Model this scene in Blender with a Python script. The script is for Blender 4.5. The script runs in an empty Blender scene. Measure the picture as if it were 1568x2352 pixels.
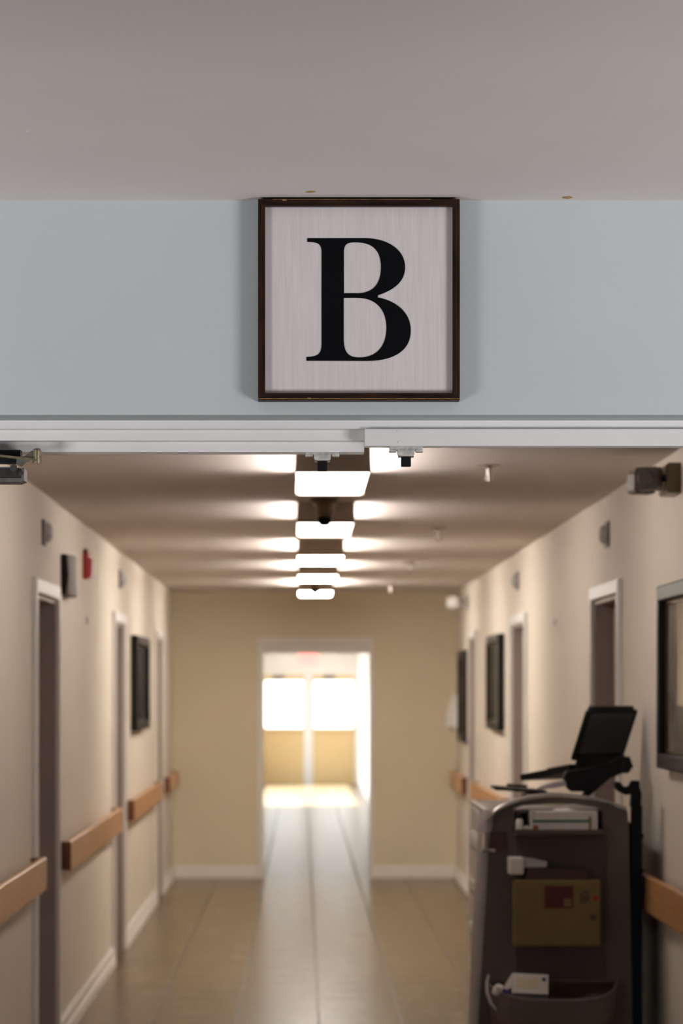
import bpy, bmesh, math, random
from mathutils import Vector, Matrix
random.seed(7)
S = bpy.context.scene
COL = S.collection
R = math.radians
EYE = 1.58
F = 100.0 / 36.0 * 2352.0

# ------------------------------------------------------------------ materials
def nodes_of(name):
    m = bpy.data.materials.new(name); m.use_nodes = True
    nt = m.node_tree
    return m, nt, nt.nodes['Principled BSDF']

def simple(name, col, rough=0.6, metal=0.0, var=0.06, scale=8.0, bump=0.0, stretch=(1, 1, 1), spec=0.5, coat=0.0):
    """Plain surface with slight procedural colour variation and optional fine bump."""
    m, nt, p = nodes_of(name)
    N, L = nt.nodes, nt.links
    tc = N.new('ShaderNodeTexCoord'); mp = N.new('ShaderNodeMapping')
    mp.inputs['Scale'].default_value = stretch
    L.new(tc.outputs['Object'], mp.inputs['Vector'])
    nz = N.new('ShaderNodeTexNoise'); nz.inputs['Scale'].default_value = scale; nz.inputs['Detail'].default_value = 4
    L.new(mp.outputs[0], nz.inputs['Vector'])
    rp = N.new('ShaderNodeValToRGB')
    rp.color_ramp.elements[0].position = 0.3; rp.color_ramp.elements[1].position = 0.7
    rp.color_ramp.elements[0].color = tuple(c * (1 - var) for c in col) + (1,)
    rp.color_ramp.elements[1].color = tuple(min(1, c * (1 + var)) for c in col) + (1,)
    L.new(nz.outputs['Fac'], rp.inputs['Fac'])
    L.new(rp.outputs['Color'], p.inputs['Base Color'])
    p.inputs['Roughness'].default_value = rough
    p.inputs['Metallic'].default_value = metal
    p.inputs['Specular IOR Level'].default_value = spec
    p.inputs['Coat Weight'].default_value = coat
    if bump:
        n2 = N.new('ShaderNodeTexNoise'); n2.inputs['Scale'].default_value = scale * 25; n2.inputs['Detail'].default_value = 3
        L.new(mp.outputs[0], n2.inputs['Vector'])
        b = N.new('ShaderNodeBump'); b.inputs['Strength'].default_value = bump; b.inputs['Distance'].default_value = 0.002
        L.new(n2.outputs['Fac'], b.inputs['Height']); L.new(b.outputs[0], p.inputs['Normal'])
    return m

def wood(name, c1, c2, axis=1, rough=0.4, scale=6.0, stretch=14.0, spec=0.5):
    m, nt, p = nodes_of(name)
    N, L = nt.nodes, nt.links
    tc = N.new('ShaderNodeTexCoord'); mp = N.new('ShaderNodeMapping')
    sc = [stretch] * 3; sc[axis] = 1.0
    mp.inputs['Scale'].default_value = sc
    L.new(tc.outputs['Object'], mp.inputs['Vector'])
    nz = N.new('ShaderNodeTexNoise'); nz.inputs['Scale'].default_value = scale; nz.inputs['Detail'].default_value = 6
    nz.inputs['Distortion'].default_value = 0.6
    L.new(mp.outputs[0], nz.inputs['Vector'])
    rp = N.new('ShaderNodeValToRGB')
    rp.color_ramp.elements[0].position = 0.35; rp.color_ramp.elements[1].position = 0.68
    rp.color_ramp.elements[0].color = c1 + (1,); rp.color_ramp.elements[1].color = c2 + (1,)
    L.new(nz.outputs['Fac'], rp.inputs['Fac']); L.new(rp.outputs['Color'], p.inputs['Base Color'])
    p.inputs['Roughness'].default_value = rough
    p.inputs['Specular IOR Level'].default_value = spec
    return m

def emissive(name, col, strength):
    m, nt, p = nodes_of(name)
    p.inputs['Base Color'].default_value = (0.8, 0.8, 0.8, 1)
    p.inputs['Emission Color'].default_value = col + (1,)
    p.inputs['Emission Strength'].default_value = strength
    return m

def glass_pane(name):
    m = bpy.data.materials.new(name); m.use_nodes = True
    nt = m.node_tree; N, L = nt.nodes, nt.links
    N.clear()
    out = N.new('ShaderNodeOutputMaterial'); mix = N.new('ShaderNodeMixShader')
    tr = N.new('ShaderNodeBsdfTransparent'); gl = N.new('ShaderNodeBsdfGlossy'); fr = N.new('ShaderNodeMath'); lw = N.new('ShaderNodeLayerWeight')
    gl.inputs['Roughness'].default_value = 0.02; lw.inputs['Blend'].default_value = 0.2; fr.operation = 'MULTIPLY_ADD'; fr.inputs[1].default_value = 0.5; fr.inputs[2].default_value = 0.04
    L.new(lw.outputs['Facing'], fr.inputs[0])
    tr.inputs['Color'].default_value = (0.96, 0.98, 0.97, 1)
    L.new(fr.outputs[0], mix.inputs[0]); L.new(tr.outputs[0], mix.inputs[1]); L.new(gl.outputs[0], mix.inputs[2])
    L.new(mix.outputs[0], out.inputs['Surface'])
    return m

def film_mat(name):
    m = bpy.data.materials.new(name); m.use_nodes = True
    nt = m.node_tree; N, L = nt.nodes, nt.links
    p = N['Principled BSDF']; out = N['Material Output']
    p.inputs['Base Color'].default_value = (0.6, 0.55, 0.52, 1); p.inputs['Roughness'].default_value = 0.25
    tr = N.new('ShaderNodeBsdfTransparent'); mix = N.new('ShaderNodeMixShader')
    lw = N.new('ShaderNodeTexNoise'); lw.inputs['Scale'].default_value = 30
    mr = N.new('ShaderNodeMapRange'); mr.inputs['To Min'].default_value = 0.02; mr.inputs['To Max'].default_value = 0.22
    L.new(lw.outputs['Fac'], mr.inputs['Value']); L.new(mr.outputs[0], mix.inputs[0])
    L.new(tr.outputs[0], mix.inputs[1]); L.new(p.outputs[0], mix.inputs[2]); L.new(mix.outputs[0], out.inputs['Surface'])
    return m

def floor_mat():
    m, nt, p = nodes_of('floor_tile')
    N, L = nt.nodes, nt.links
    tc = N.new('ShaderNodeTexCoord'); mp = N.new('ShaderNodeMapping')
    mp.inputs['Location'].default_value = (-0.083, 0.0, 0)
    L.new(tc.outputs['Object'], mp.inputs['Vector'])
    br = N.new('ShaderNodeTexBrick')
    br.offset = 0.0; br.squash = 1.0
    br.inputs['Scale'].default_value = 1.0
    br.inputs['Brick Width'].default_value = 0.395; br.inputs['Row Height'].default_value = 0.395
    br.inputs['Mortar Size'].default_value = 0.006; br.inputs['Mortar Smooth'].default_value = 0.2
    br.inputs['Color1'].default_value = (0.0, 0.0, 0.0, 1); br.inputs['Color2'].default_value = (1, 1, 1, 1)
    br.inputs['Mortar'].default_value = (0.5, 0.5, 0.5, 1)
    L.new(mp.outputs[0], br.inputs['Vector'])
    mp2 = N.new('ShaderNodeMapping'); mp2.inputs['Scale'].default_value = (2.0, 9.0, 1)
    L.new(tc.outputs['Object'], mp2.inputs['Vector'])
    nz = N.new('ShaderNodeTexNoise'); nz.inputs['Scale'].default_value = 2.2; nz.inputs['Detail'].default_value = 5
    L.new(mp2.outputs[0], nz.inputs['Vector'])
    rp = N.new('ShaderNodeValToRGB')
    rp.color_ramp.elements[0].position = 0.3; rp.color_ramp.elements[1].position = 0.72
    rp.color_ramp.elements[0].color = FLOOR_A + (1,); rp.color_ramp.elements[1].color = FLOOR_B + (1,)
    L.new(nz.outputs['Fac'], rp.inputs['Fac'])
    # tile to tile variation
    hv = N.new('ShaderNodeHueSaturation')
    mr = N.new('ShaderNodeMapRange'); mr.inputs['To Min'].default_value = 0.88; mr.inputs['To Max'].default_value = 1.12
    L.new(br.outputs['Color'], mr.inputs['Value']); L.new(mr.outputs[0], hv.inputs['Value'])
    L.new(rp.outputs['Color'], hv.inputs['Color'])
    mx = N.new('ShaderNodeMixRGB'); mx.inputs['Color2'].default_value = (0.07, 0.05, 0.033, 1)
    L.new(br.outputs['Fac'], mx.inputs['Fac']); L.new(hv.outputs['Color'], mx.inputs['Color1'])
    L.new(mx.outputs['Color'], p.inputs['Base Color'])
    # uneven gloss of the stone-look glaze and slightly dished tiles
    rr = N.new('ShaderNodeMapRange'); rr.inputs['To Min'].default_value = 0.19; rr.inputs['To Max'].default_value = 0.32
    L.new(nz.outputs['Fac'], rr.inputs['Value'])
    gr = N.new('ShaderNodeMix'); gr.inputs['B'].default_value = 0.45
    L.new(br.outputs['Fac'], gr.inputs['Factor']); L.new(rr.outputs[0], gr.inputs['A']); L.new(gr.outputs['Result'], p.inputs['Roughness'])
    ad = N.new('ShaderNodeMath'); ad.operation = 'MULTIPLY_ADD'; ad.inputs[1].default_value = -0.6
    L.new(br.outputs['Fac'], ad.inputs[0]); L.new(nz.outputs['Fac'], ad.inputs[2])
    b = N.new('ShaderNodeBump'); b.inputs['Strength'].default_value = 0.4; b.inputs['Distance'].default_value = 0.003
    L.new(ad.outputs[0], b.inputs['Height']); L.new(b.outputs[0], p.inputs['Normal'])
    p.inputs['Specular IOR Level'].default_value = 0.65
    return m

FLOOR_A = (0.095, 0.058, 0.025); FLOOR_B = (0.215, 0.143, 0.068)
M = dict(
    blue=simple('wall_paint_blue', (0.53, 0.575, 0.59), 0.75, var=0.02, scale=3, bump=0.25),
    cream=simple('wall_paint_cream', (0.735, 0.66, 0.565), 0.7, var=0.02, scale=2, bump=0.2),
    tan=simple('wall_paint_tan', (0.80, 0.71, 0.54), 0.7, var=0.02, scale=2, bump=0.2),
    white_wall=simple('wall_paint_white', (0.84, 0.78, 0.72), 0.7, var=0.02, scale=2, bump=0.2),
    ceil=simple('ceiling_paint', (0.72, 0.65, 0.60), 0.8, var=0.02, scale=2, bump=0.2),
    ceil2=simple('ceiling_paint_grey', (0.70, 0.65, 0.615), 0.8, var=0.025, scale=2.5, bump=0.25),
    trim=simple('trim_paint_white', (0.79, 0.77, 0.75), 0.4, var=0.03, scale=6, bump=0.05),
    base=simple('baseboard_paint', (0.88, 0.84, 0.80), 0.45, var=0.02, scale=4),
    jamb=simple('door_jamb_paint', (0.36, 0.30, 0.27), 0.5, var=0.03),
    leaf=wood('door_leaf_veneer', (0.22, 0.14, 0.105), (0.30, 0.20, 0.15), axis=2, rough=0.45, scale=4),
    tanleaf=wood('door_leaf_pale_veneer', (0.42, 0.29, 0.14), (0.52, 0.37, 0.2), axis=2, rough=0.45, scale=4),
    yleaf=simple('exit_door_paint', (0.70, 0.50, 0.24), 0.5, var=0.03),
    rail=wood('handrail_oak', (0.50, 0.24, 0.09), (0.62, 0.33, 0.14), axis=1, rough=0.32, scale=5),
    railend=wood('handrail_end_stain', (0.13, 0.045, 0.018), (0.18, 0.065, 0.028), axis=0, rough=0.45, scale=5),
    black=simple('black_plastic', (0.006, 0.006, 0.007), 0.5, var=0.1, spec=0.2),
    blackgloss=simple('black_lacquer', (0.010, 0.008, 0.007), 0.4, var=0.1, spec=0.3),
    letter=simple('letter_black_paint', (0.003, 0.003, 0.0045), 0.7, var=0.1, spec=0.08),
    signframe=wood('sign_frame_walnut', (0.010, 0.0045, 0.0025), (0.036, 0.016, 0.008), axis=0, rough=0.45, scale=9, stretch=12, spec=0.15),
    signframev=wood('sign_frame_walnut_upright', (0.010, 0.0045, 0.0025), (0.036, 0.016, 0.008), axis=2, rough=0.45, scale=9, stretch=12, spec=0.15),
    gilt=simple('sign_frame_worn_edge', (0.30, 0.17, 0.06), 0.5, var=0.4, scale=60),
    board=wood('sign_board_whitewash', (0.63, 0.575, 0.575), (0.70, 0.645, 0.64), axis=2, rough=0.6, scale=7, stretch=22),
    metal=simple('worn_steel', (0.30, 0.29, 0.26), 0.35, 0.9, var=0.3, scale=40),
    dmetal=simple('dark_steel', (0.07, 0.065, 0.06), 0.4, 0.8, var=0.3, scale=40),
    brass=simple('zinc_brass_plating', (0.52, 0.45, 0.30), 0.3, 0.9, var=0.25, scale=50),
    paintmetal=simple('chipped_painted_metal', (0.55, 0.53, 0.49), 0.45, 0.2, var=0.35, scale=70),
    fixture=simple('light_housing_shaded', (0.42, 0.34, 0.27), 0.5, var=0.03),  # white enamel, browned to carry the shade of its unlit end caps
    lamp=emissive('light_diffuser', (1.0, 0.90, 0.82), 5.5),
    lamp2=emissive('light_diffuser_yellower', (1.0, 0.915, 0.80), 26.0),
    lampside2=emissive('light_side_lens_yellower', (1.0, 0.92, 0.83), 60.0),
    lampside=emissive('light_side_lens', (1.0, 0.90, 0.85), 38.0),
    dgrey=simple('dark_grey_plastic', (0.07, 0.058, 0.048), 0.45, var=0.06),
    mgrey=simple('warm_grey_plastic', (0.20, 0.17, 0.15), 0.5, var=0.05),
    grey=simple('grey_plastic', (0.30, 0.27, 0.25), 0.5, var=0.05),
    lgrey=simple('pale_grey_plastic', (0.48, 0.455, 0.45), 0.45, var=0.04),
    cart=simple('cart_shaded_polymer', (0.115, 0.096, 0.076), 0.5, var=0.05),  # same plastic as the sides, darkened to carry the shade on the front
    cartl=simple('cart_lit_polymer', (0.42, 0.385, 0.37), 0.35, var=0.04),  # light put into the colour of the cart's side, top and rim
    white=simple('white_plastic', (0.78, 0.75, 0.72), 0.4, var=0.03),
    paper=simple('white_card', (0.72, 0.69, 0.66), 0.7, var=0.05),
    cardgreen=simple('carton_green_band', (0.03, 0.14, 0.08), 0.6, var=0.05),
    cardred=simple('carton_red_mark', (0.45, 0.12, 0.06), 0.6, var=0.1),
    cardyellow=simple('carton_ochre_mark', (0.30, 0.22, 0.08), 0.6, var=0.1),
    cream_paper=simple('cream_paper', (0.70, 0.62, 0.45), 0.7, var=0.05),
    sharps=simple('sharps_box_yellow', (0.19, 0.135, 0.045), 0.5, var=0.04),
    maroon=simple('maroon_label', (0.09, 0.012, 0.014), 0.5, var=0.06),
    maroonlid=simple('dark_red_brown_plastic', (0.065, 0.03, 0.022), 0.5, var=0.06),
    red=simple('red_enamel', (0.42, 0.016, 0.012), 0.35, var=0.05),
    exitred=emissive('exit_sign_red_glow', (1.0, 0.05, 0.06), 1.4),
    bin=simple('brown_bin_plastic', (0.10, 0.065, 0.045), 0.5, var=0.06),
    liner=simple('white_liner_fold', (0.36, 0.32, 0.31), 0.4, var=0.1, scale=20),
    film=film_mat('clear_liner_film'),
    purple=simple('purple_wrapper', (0.07, 0.04, 0.22), 0.5, var=0.1),
    chrome=simple('chrome_metal', (0.62, 0.58, 0.54), 0.2, 1.0, var=0.1),
    brushed=simple('bronze_metal', (0.16, 0.12, 0.08), 0.35, 0.8, var=0.15),
    glass=glass_pane('clear_glass'),
    print=simple('framed_print', (0.34, 0.29, 0.22), 0.6, var=0.35, scale=3, coat=1.0),
    print2=simple('framed_print_dark', (0.05, 0.042, 0.036), 0.5, var=0.5, scale=4, coat=0.8),
    lens=simple('frosted_lens', (0.75, 0.73, 0.68), 0.3, var=0.03),
    emerg=simple('emergency_light_shaded', (0.10, 0.078, 0.06), 0.45, var=0.05),  # near unit only: its shade is put into the colour
    screen=simple('dark_screen', (0.01, 0.012, 0.016), 0.15, var=0.1),
    silver=simple('silver_plastic', (0.45, 0.43, 0.45), 0.35, 0.3, var=0.05),
    crack=simple('dark_gap', (0.02, 0.018, 0.015), 0.9, var=0.1),
    chip=simple('bare_plaster_chip', (0.42, 0.26, 0.09), 0.8, var=0.3, scale=80),
    asphalt=simple('pavement', (0.45, 0.45, 0.44), 0.9, var=0.06),
)
FM = floor_mat()

# ------------------------------------------------------------------ mesh helpers
def NB(): return bmesh.new()

def box(bm, x0, x1, y0, y1, z0, z1, bev=0.0, seg=2):
    vs = [bm.verts.new((x, y, z)) for x in (x0, x1) for y in (y0, y1) for z in (z0, z1)]
    q = [(0, 1, 3, 2), (4, 6, 7, 5), (0, 4, 5, 1), (2, 3, 7, 6), (0, 2, 6, 4), (1, 5, 7, 3)]
    fs = [bm.faces.new([vs[i] for i in f]) for f in q]
    if bev:
        es = list({e for f in fs for e in f.edges})
        bmesh.ops.bevel(bm, geom=es, offset=bev, segments=seg, affect='EDGES', profile=0.5)
    return bm

def prism(bm, pts, axis, a0, a1):
    """Extrude polygon pts (2-D) along axis 'x','y' or 'z' from a0 to a1."""
    def v(p, a):
        return {'x': (a, p[0], p[1]), 'y': (p[0], a, p[1]), 'z': (p[0], p[1], a)}[axis]
    A = [bm.verts.new(v(p, a0)) for p in pts]; B = [bm.verts.new(v(p, a1)) for p in pts]
    n = len(pts)
    bm.faces.new(A); bm.faces.new(B[::-1])
    for i in range(n):
        bm.faces.new([A[i], B[i], B[(i + 1) % n], A[(i + 1) % n]])
    return bm

def cyl(bm, p0, p1, r0, r1=None, n=20):
    r1 = r0 if r1 is None else r1
    p0, p1 = Vector(p0), Vector(p1); d = p1 - p0
    q = Vector((0, 0, 1)).rotation_difference(d.normalized())
    mt = Matrix.Translation((p0 + p1) / 2) @ q.to_matrix().to_4x4()
    bmesh.ops.create_cone(bm, cap_ends=True, segments=n, radius1=r0, radius2=r1, depth=d.length, matrix=mt)
    return bm

def lathe(bm, prof, n=24, c=(0, 0)):
    """Revolve (r, z) profile about z."""
    rings = []
    for r, z in prof:
        rings.append([bm.verts.new((c[0] + max(r, 1e-5) * math.cos(2 * math.pi * i / n), c[1] + max(r, 1e-5) * math.sin(2 * math.pi * i / n), z)) for i in range(n)])
    for a, b in zip(rings, rings[1:]):
        for i in range(n):
            bm.faces.new([a[i], a[(i + 1) % n], b[(i + 1) % n], b[i]])
    bm.faces.new(rings[0][::-1]); bm.faces.new(rings[-1])
    return bm

def tube(bm, pts, r, n=10):
    pts = [Vector(p) for p in pts]
    rings = []
    for i, p in enumerate(pts):
        t = (pts[min(i + 1, len(pts) - 1)] - pts[max(i - 1, 0)]).normalized()
        up = Vector((0, 0, 1)) if abs(t.z) < 0.9 else Vector((0, 1, 0))
        a = t.cross(up).normalized(); b = t.cross(a).normalized()
        rr = r[i] if isinstance(r, (list, tuple)) else r
        rings.append([bm.verts.new(p + (a * math.cos(2 * math.pi * k / n) + b * math.sin(2 * math.pi * k / n)) * rr) for k in range(n)])
    for A, B in zip(rings, rings[1:]):
        for k in range(n):
            bm.faces.new([A[k], A[(k + 1) % n], B[(k + 1) % n], B[k]])
    bm.faces.new(rings[0][::-1]); bm.faces.new(rings[-1])
    return bm

def bez(p0, p1, p2, p3, n=18):
    out = []
    for i in range(1, n + 1):
        t = i / n; s = 1 - t
        out.append((s**3 * p0[0] + 3 * s * s * t * p1[0] + 3 * s * t * t * p2[0] + t**3 * p3[0],
                    s**3 * p0[1] + 3 * s * s * t * p1[1] + 3 * s * t * t * p2[1] + t**3 * p3[1]))
    return out

def filled(polys, y0, y1):
    """Polygons in (x, z) with holes, extruded from y0 to y1; returns a bmesh."""
    cu = bpy.data.curves.new('outline', 'CURVE'); cu.dimensions = '2D'; cu.fill_mode = 'BOTH'
    cu.extrude = abs(y1 - y0) / 2
    for pl in polys:
        sp = cu.splines.new('POLY'); sp.points.add(len(pl) - 1)
        for q, p in zip(sp.points, pl): q.co = (p[0], p[1], 0, 1)
        sp.use_cyclic_u = True
    ob = bpy.data.objects.new('outline', cu); COL.objects.link(ob)
    dg = bpy.context.evaluated_depsgraph_get()
    me = bpy.data.meshes.new_from_object(ob.evaluated_get(dg))
    bpy.data.objects.remove(ob); bpy.data.curves.remove(cu)
    bm = NB(); bm.from_mesh(me); bpy.data.meshes.remove(me)
    mid = (y0 + y1) / 2
    for v in bm.verts:
        x, z, w = v.co; v.co = (x, mid + w, z)
    bmesh.ops.remove_doubles(bm, verts=bm.verts, dist=1e-6)
    return bm

def text_bm(txt, size):
    cu = bpy.data.curves.new('lettering', 'FONT'); cu.body = txt; cu.size = size; cu.extrude = 0.001
    cu.align_x = 'CENTER'; cu.align_y = 'CENTER'
    ob = bpy.data.objects.new('lettering', cu); COL.objects.link(ob)
    dg = bpy.context.evaluated_depsgraph_get()
    me = bpy.data.meshes.new_from_object(ob.evaluated_get(dg))
    bpy.data.objects.remove(ob); bpy.data.curves.remove(cu)
    bm = NB(); bm.from_mesh(me); bpy.data.meshes.remove(me)
    return bm

def obj(name, bm, mat, parent=None, smooth=False, loc=None):
    bmesh.ops.recalc_face_normals(bm, faces=bm.faces)
    me = bpy.data.meshes.new(name); bm.to_mesh(me); bm.free()
    me.materials.append(mat)
    o = bpy.data.objects.new(name, me); COL.objects.link(o)
    if parent: o.parent = parent
    if loc: o.location = loc
    if smooth:
        me.shade_smooth()
        try: me.set_sharp_from_angle(angle=R(38))
        except Exception: pass
    return o

def tag(o, label, cat, group=None):
    o['label'] = label; o['category'] = cat
    if group: o['group'] = group
    return o

def thing(name, label, cat, loc=(0, 0, 0), rz=0, group=None):
    o = bpy.data.objects.new(name, None); COL.objects.link(o)
    o.empty_display_size = 0.05
    o.location = loc; o.rotation_euler = (0, 0, rz)
    return tag(o, label, cat, group)

def struct(name, bm, mat, parent=None, smooth=False):
    o = obj(name, bm, mat, parent, smooth)
    if parent is None: o['kind'] = 'structure'
    return o

def dup(root, loc, label, rz=None, group=None):
    r = root.copy(); COL.objects.link(r); r.location = loc
    if rz is not None: r.rotation_euler = (0, 0, rz)
    r['label'] = label
    if group: r['group'] = group
    for ch in list(root.children):
        c = ch.copy(); COL.objects.link(c); c.parent = r
        for g in list(ch.children):
            d = g.copy(); COL.objects.link(d); d.parent = c
    return r

def PX(px, d): return (px - 692.0) * d / F
def PZ(py, d): return EYE + (1588.0 - py) * d / F

# ------------------------------------------------------------------ dimensions
XL, XR = -1.09, 1.31          # corridor walls
HC = 2.42                     # corridor ceiling
D0, D1 = 6.28, 24.07          # corridor start / end wall
HF = 2.616                    # foyer ceiling
FX0, FX1, FY0 = -4.0, 4.2, -2.2
VX0, VX1, VD = -0.72, 0.96, 48.7   # vestibule
DOORS_L = [(11.54, 12.67), (16.40, 17.45), (21.25, 22.20)]
DOORS_R = [(11.63, 12.77), (16.50, 17.65), (21.20, 22.12)]
CASE = 0.058; DTOP = 1.985

# ------------------------------------------------------------------ setting
bm = NB()
box(bm, FX0 - .3, FX1 + .3, FY0 - .3, VD + .2, -0.12, 0)
struct('floor', bm, FM)
struct('ceiling_foyer', box(NB(), FX0 - .2, FX1 + .2, FY0 - .2, 6.0, HF, HF + .12), M['ceil2'])
struct('ceiling', box(NB(), XL - .25, XR + .25, 6.27, D1, HC, HC + .12), M['ceil'])
struct('ceiling_vestibule', box(NB(), VX0 - .2, VX1 + .2, D1 + .16, VD + .15, HC, HC + .12), M['white_wall'])

# header wall above the opening: the front face overhangs the door frame
bm = NB()
box(bm, FX0 - .2, FX1 + .2, 6.0, 6.125, PZ(953, 6.0), HF)
box(bm, FX0 - .2, FX1 + .2, 6.125, 6.27, 2.1694, HF)
box(bm, FX0 - .2, XL - .06, 6.0, 6.27, 0, PZ(953, 6.0))
box(bm, XR + .06, FX1 + .2, 6.0, 6.27, 0, PZ(953, 6.0))
struct('wall_header', bm, M['blue'])
struct('wall_foyer_left', box(NB(), FX0 - .2, FX0, FY0, 6.0, 0, HF), M['blue'])
struct('wall_foyer_right', box(NB(), FX1, FX1 + .2, FY0, 6.0, 0, HF), M['blue'])
struct('wall_foyer_back', box(NB(), FX0 - .2, FX1 + .2, FY0 - .2, FY0, 0, HF), M['white_wall'])

def side_wall(name, x0, x1, doors, mat, dA, dB, h):
    bm = NB(); y = dA
    for a, b in doors:
        a2, b2 = a + CASE, b - CASE
        box(bm, x0, x1, y, a2, 0, h)
        box(bm, x0, x1, a2, b2, DTOP, h)
        y = b2
    box(bm, x0, x1, y, dB, 0, h)
    return struct(name, bm, mat)
side_wall('wall_left', XL - .2, XL, DOORS_L, M['cream'], 6.27, D1, HC)
side_wall('wall_right', XR, XR + .2, DOORS_R, M['cream'], 6.27, D1, HC)

# end wall with a cased opening
OX0, OX1, OZ = PX(604, D1), PX(849, D1), PZ(1476, D1)
bm = NB()
box(bm, XL - .25, OX0, D1, D1 + .16, 0, HC + .12)
box(bm, OX1, XR + .25, D1, D1 + .16, 0, HC + .12)
box(bm, OX0, OX1, D1, D1 + .16, OZ, HC + .12)
struct('wall_end', bm, M['tan'])
bm = NB()
c0, c1, ct = PX(591, D1), PX(859, D1), PZ(1463, D1)
box(bm, c0, OX0, D1 - .018, D1, 0, ct, .004)
box(bm, OX1, c1, D1 - .018, D1, 0, ct, .004)
box(bm, OX0, OX1, D1 - .018, D1, OZ, ct, .004)
struct('trim_1', bm, M['base'])
# deeper head lining below the casing
struct('trim_2', box(NB(), OX0, OX1, D1 + .02, D1 + .14, PZ(1500, D1), OZ), M['trim'])

# door frame across the foyer opening: stepped head and flat stop bar
FXa, FXb = XL - .06, XR + .06
bm = NB()
pts = [(6.125, 2.1694), (6.125, 2.1453), (6.16, 2.1453), (6.16, 2.1231), (6.20, 2.1231), (6.20, 2.1019), (6.27, 2.1019), (6.27, 2.1694)]
prism(bm, pts, 'x', FXa, PX(838, 6.118))
prism(bm, [(6.125, 2.1694), (6.125, 2.1448), (6.165, 2.1448), (6.165, 2.128), (6.27, 2.128), (6.27, 2.1694)], 'x', PX(838, 6.118), FXb)
box(bm, FXa, FXa + .05, 6.125, 6.27, 0, 2.102); box(bm, FXb - .05, FXb, 6.125, 6.27, 0, 2.102)
struct('trim_3', bm, M['trim'])
bm = NB()
xb = PX(837, 6.118)
box(bm, xb, FXb - .05, 6.112, 6.1595, 2.1072, 2.1443, .0015)
for px_, py_ in ((915, 990), (917, 1016)):
    cyl(bm, (PX(px_, 6.112), 6.1125, PZ(py_, 6.112)), (PX(px_, 6.112), 6.1105, PZ(py_, 6.112)), .0032, n=12)
struct('trim_4', bm, M['trim'])
bm = NB()
for a, b in ((1024, 1060), (1098, 1122), (1122, 1140), (1180, 1208), (1327, 1410), (1425, 1473)):
    box(bm, PX(a, 6.12), PX(b, 6.12), 6.1185, 6.1255, 2.1682, 2.1698)
struct('trim_5', bm, M['crack'])
# bare chips in the foyer ceiling paint
def chip(cx, cy, w, h, nm, mat):
    bm = NB(); n = 9
    pts = []
    for i in range(n):
        a = 2 * math.pi * i / n; k = .6 + .4 * random.random()
        pts.append((cx + w * k * math.cos(a), cy + h * k * math.sin(a)))
    prism(bm, pts, 'z', HF - .0008, HF + .0005)
    return struct(nm, bm, mat)
def CD(py): return (HF - EYE) * F / (1588 - py)
chip(PX(1303, CD(453)), CD(453), .015, .022, 'trim_6', M['chip'])
chip(PX(713, CD(440)), CD(440), .013, .016, 'trim_7', M['chip'])
chip(PX(63, CD(301)), CD(301), .004, .012, 'trim_8', M['white'])

# baseboards
def baseboard(name, x, sgn, segs):
    bm = NB()
    for a, b in segs:
        pr = [(x, 0), (x + sgn * .022, 0), (x + sgn * .022, .045), (x + sgn * .013, .056), (x + sgn * .013, .092), (x + sgn * .004, .106), (x, .106)]
        prism(bm, pr, 'y', a, b)
    return struct(name, bm, M['base'])
def gaps(doors):
    out = []; y = 6.28
    for a, b in doors: out.append((y, a)); y = b
    out.append((y, D1)); return out
baseboard('baseboard_left', XL, 1, gaps(DOORS_L))
baseboard('baseboard_right', XR, -1, gaps(DOORS_R))
bm = NB()
for a, b in ((XL + .023, c0), (c1, XR - .023)):
    pr = [(D1, 0), (D1 - .022, 0), (D1 - .022, .045), (D1 - .013, .056), (D1 - .013, .092), (D1 - .004, .106), (D1, .106)]
    prism(bm, pr, 'x', a, b)
struct('baseboard_end', bm, M['base'])

# side doors (recessed leaf, jamb, casing, lever)
def side_door(name, a, b, x, s, leafmat):
    """s=+1: corridor lies on +x side of the wall face x."""
    e = bpy.data.objects.new(name, None); COL.objects.link(e); e.location = (x, a, 0); e['kind'] = 'structure'
    w = b - a; a2, b2 = CASE, w - CASE
    c = NB()
    def bx(bm, u0, u1, y0, y1, z0, z1, bev=0):
        lo, hi = sorted((s * u0, s * u1)); box(bm, lo, hi, y0, y1, z0, z1, bev)
    bx(c, .0005, .02, 0, a2, 0, DTOP + CASE, .003); bx(c, .0005, .02, b2, w, 0, DTOP + CASE, .003); bx(c, .0005, .02, a2, b2, DTOP, DTOP + CASE, .003)
    obj('casing', c, M['trim'], e)
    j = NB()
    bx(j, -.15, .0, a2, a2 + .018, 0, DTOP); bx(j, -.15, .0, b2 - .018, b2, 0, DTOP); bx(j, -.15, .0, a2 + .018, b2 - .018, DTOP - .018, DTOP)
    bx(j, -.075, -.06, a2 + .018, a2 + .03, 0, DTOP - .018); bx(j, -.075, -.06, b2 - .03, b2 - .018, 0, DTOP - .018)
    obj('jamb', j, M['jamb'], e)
    l = NB(); bx(l, -.12, -.076, a2 + .02, b2 - .02, .008, DTOP - .02)
    lf = obj('door_leaf', l, leafmat, e)
    h = NB()
    cyl(h, (s * -.0755, a2 + .09, 1.0), (s * -.03, a2 + .09, 1.0), .011)
    bx(h, -.042, -.028, a2 + .08, a2 + .2, .99, 1.01, .004)
    obj('door_handle', h, M['brushed'], lf)
    return e
n = 1
for i, (a, b) in enumerate(DOORS_L):
    side_door('door_%d' % n, a, b, XL, 1, M['tanleaf'] if i == 2 else M['leaf']); n += 1
for i, (a, b) in enumerate(DOORS_R):
    side_door('door_%d' % n, a, b, XR, -1, M['tanleaf'] if i == 2 else M['leaf']); n += 1

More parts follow.
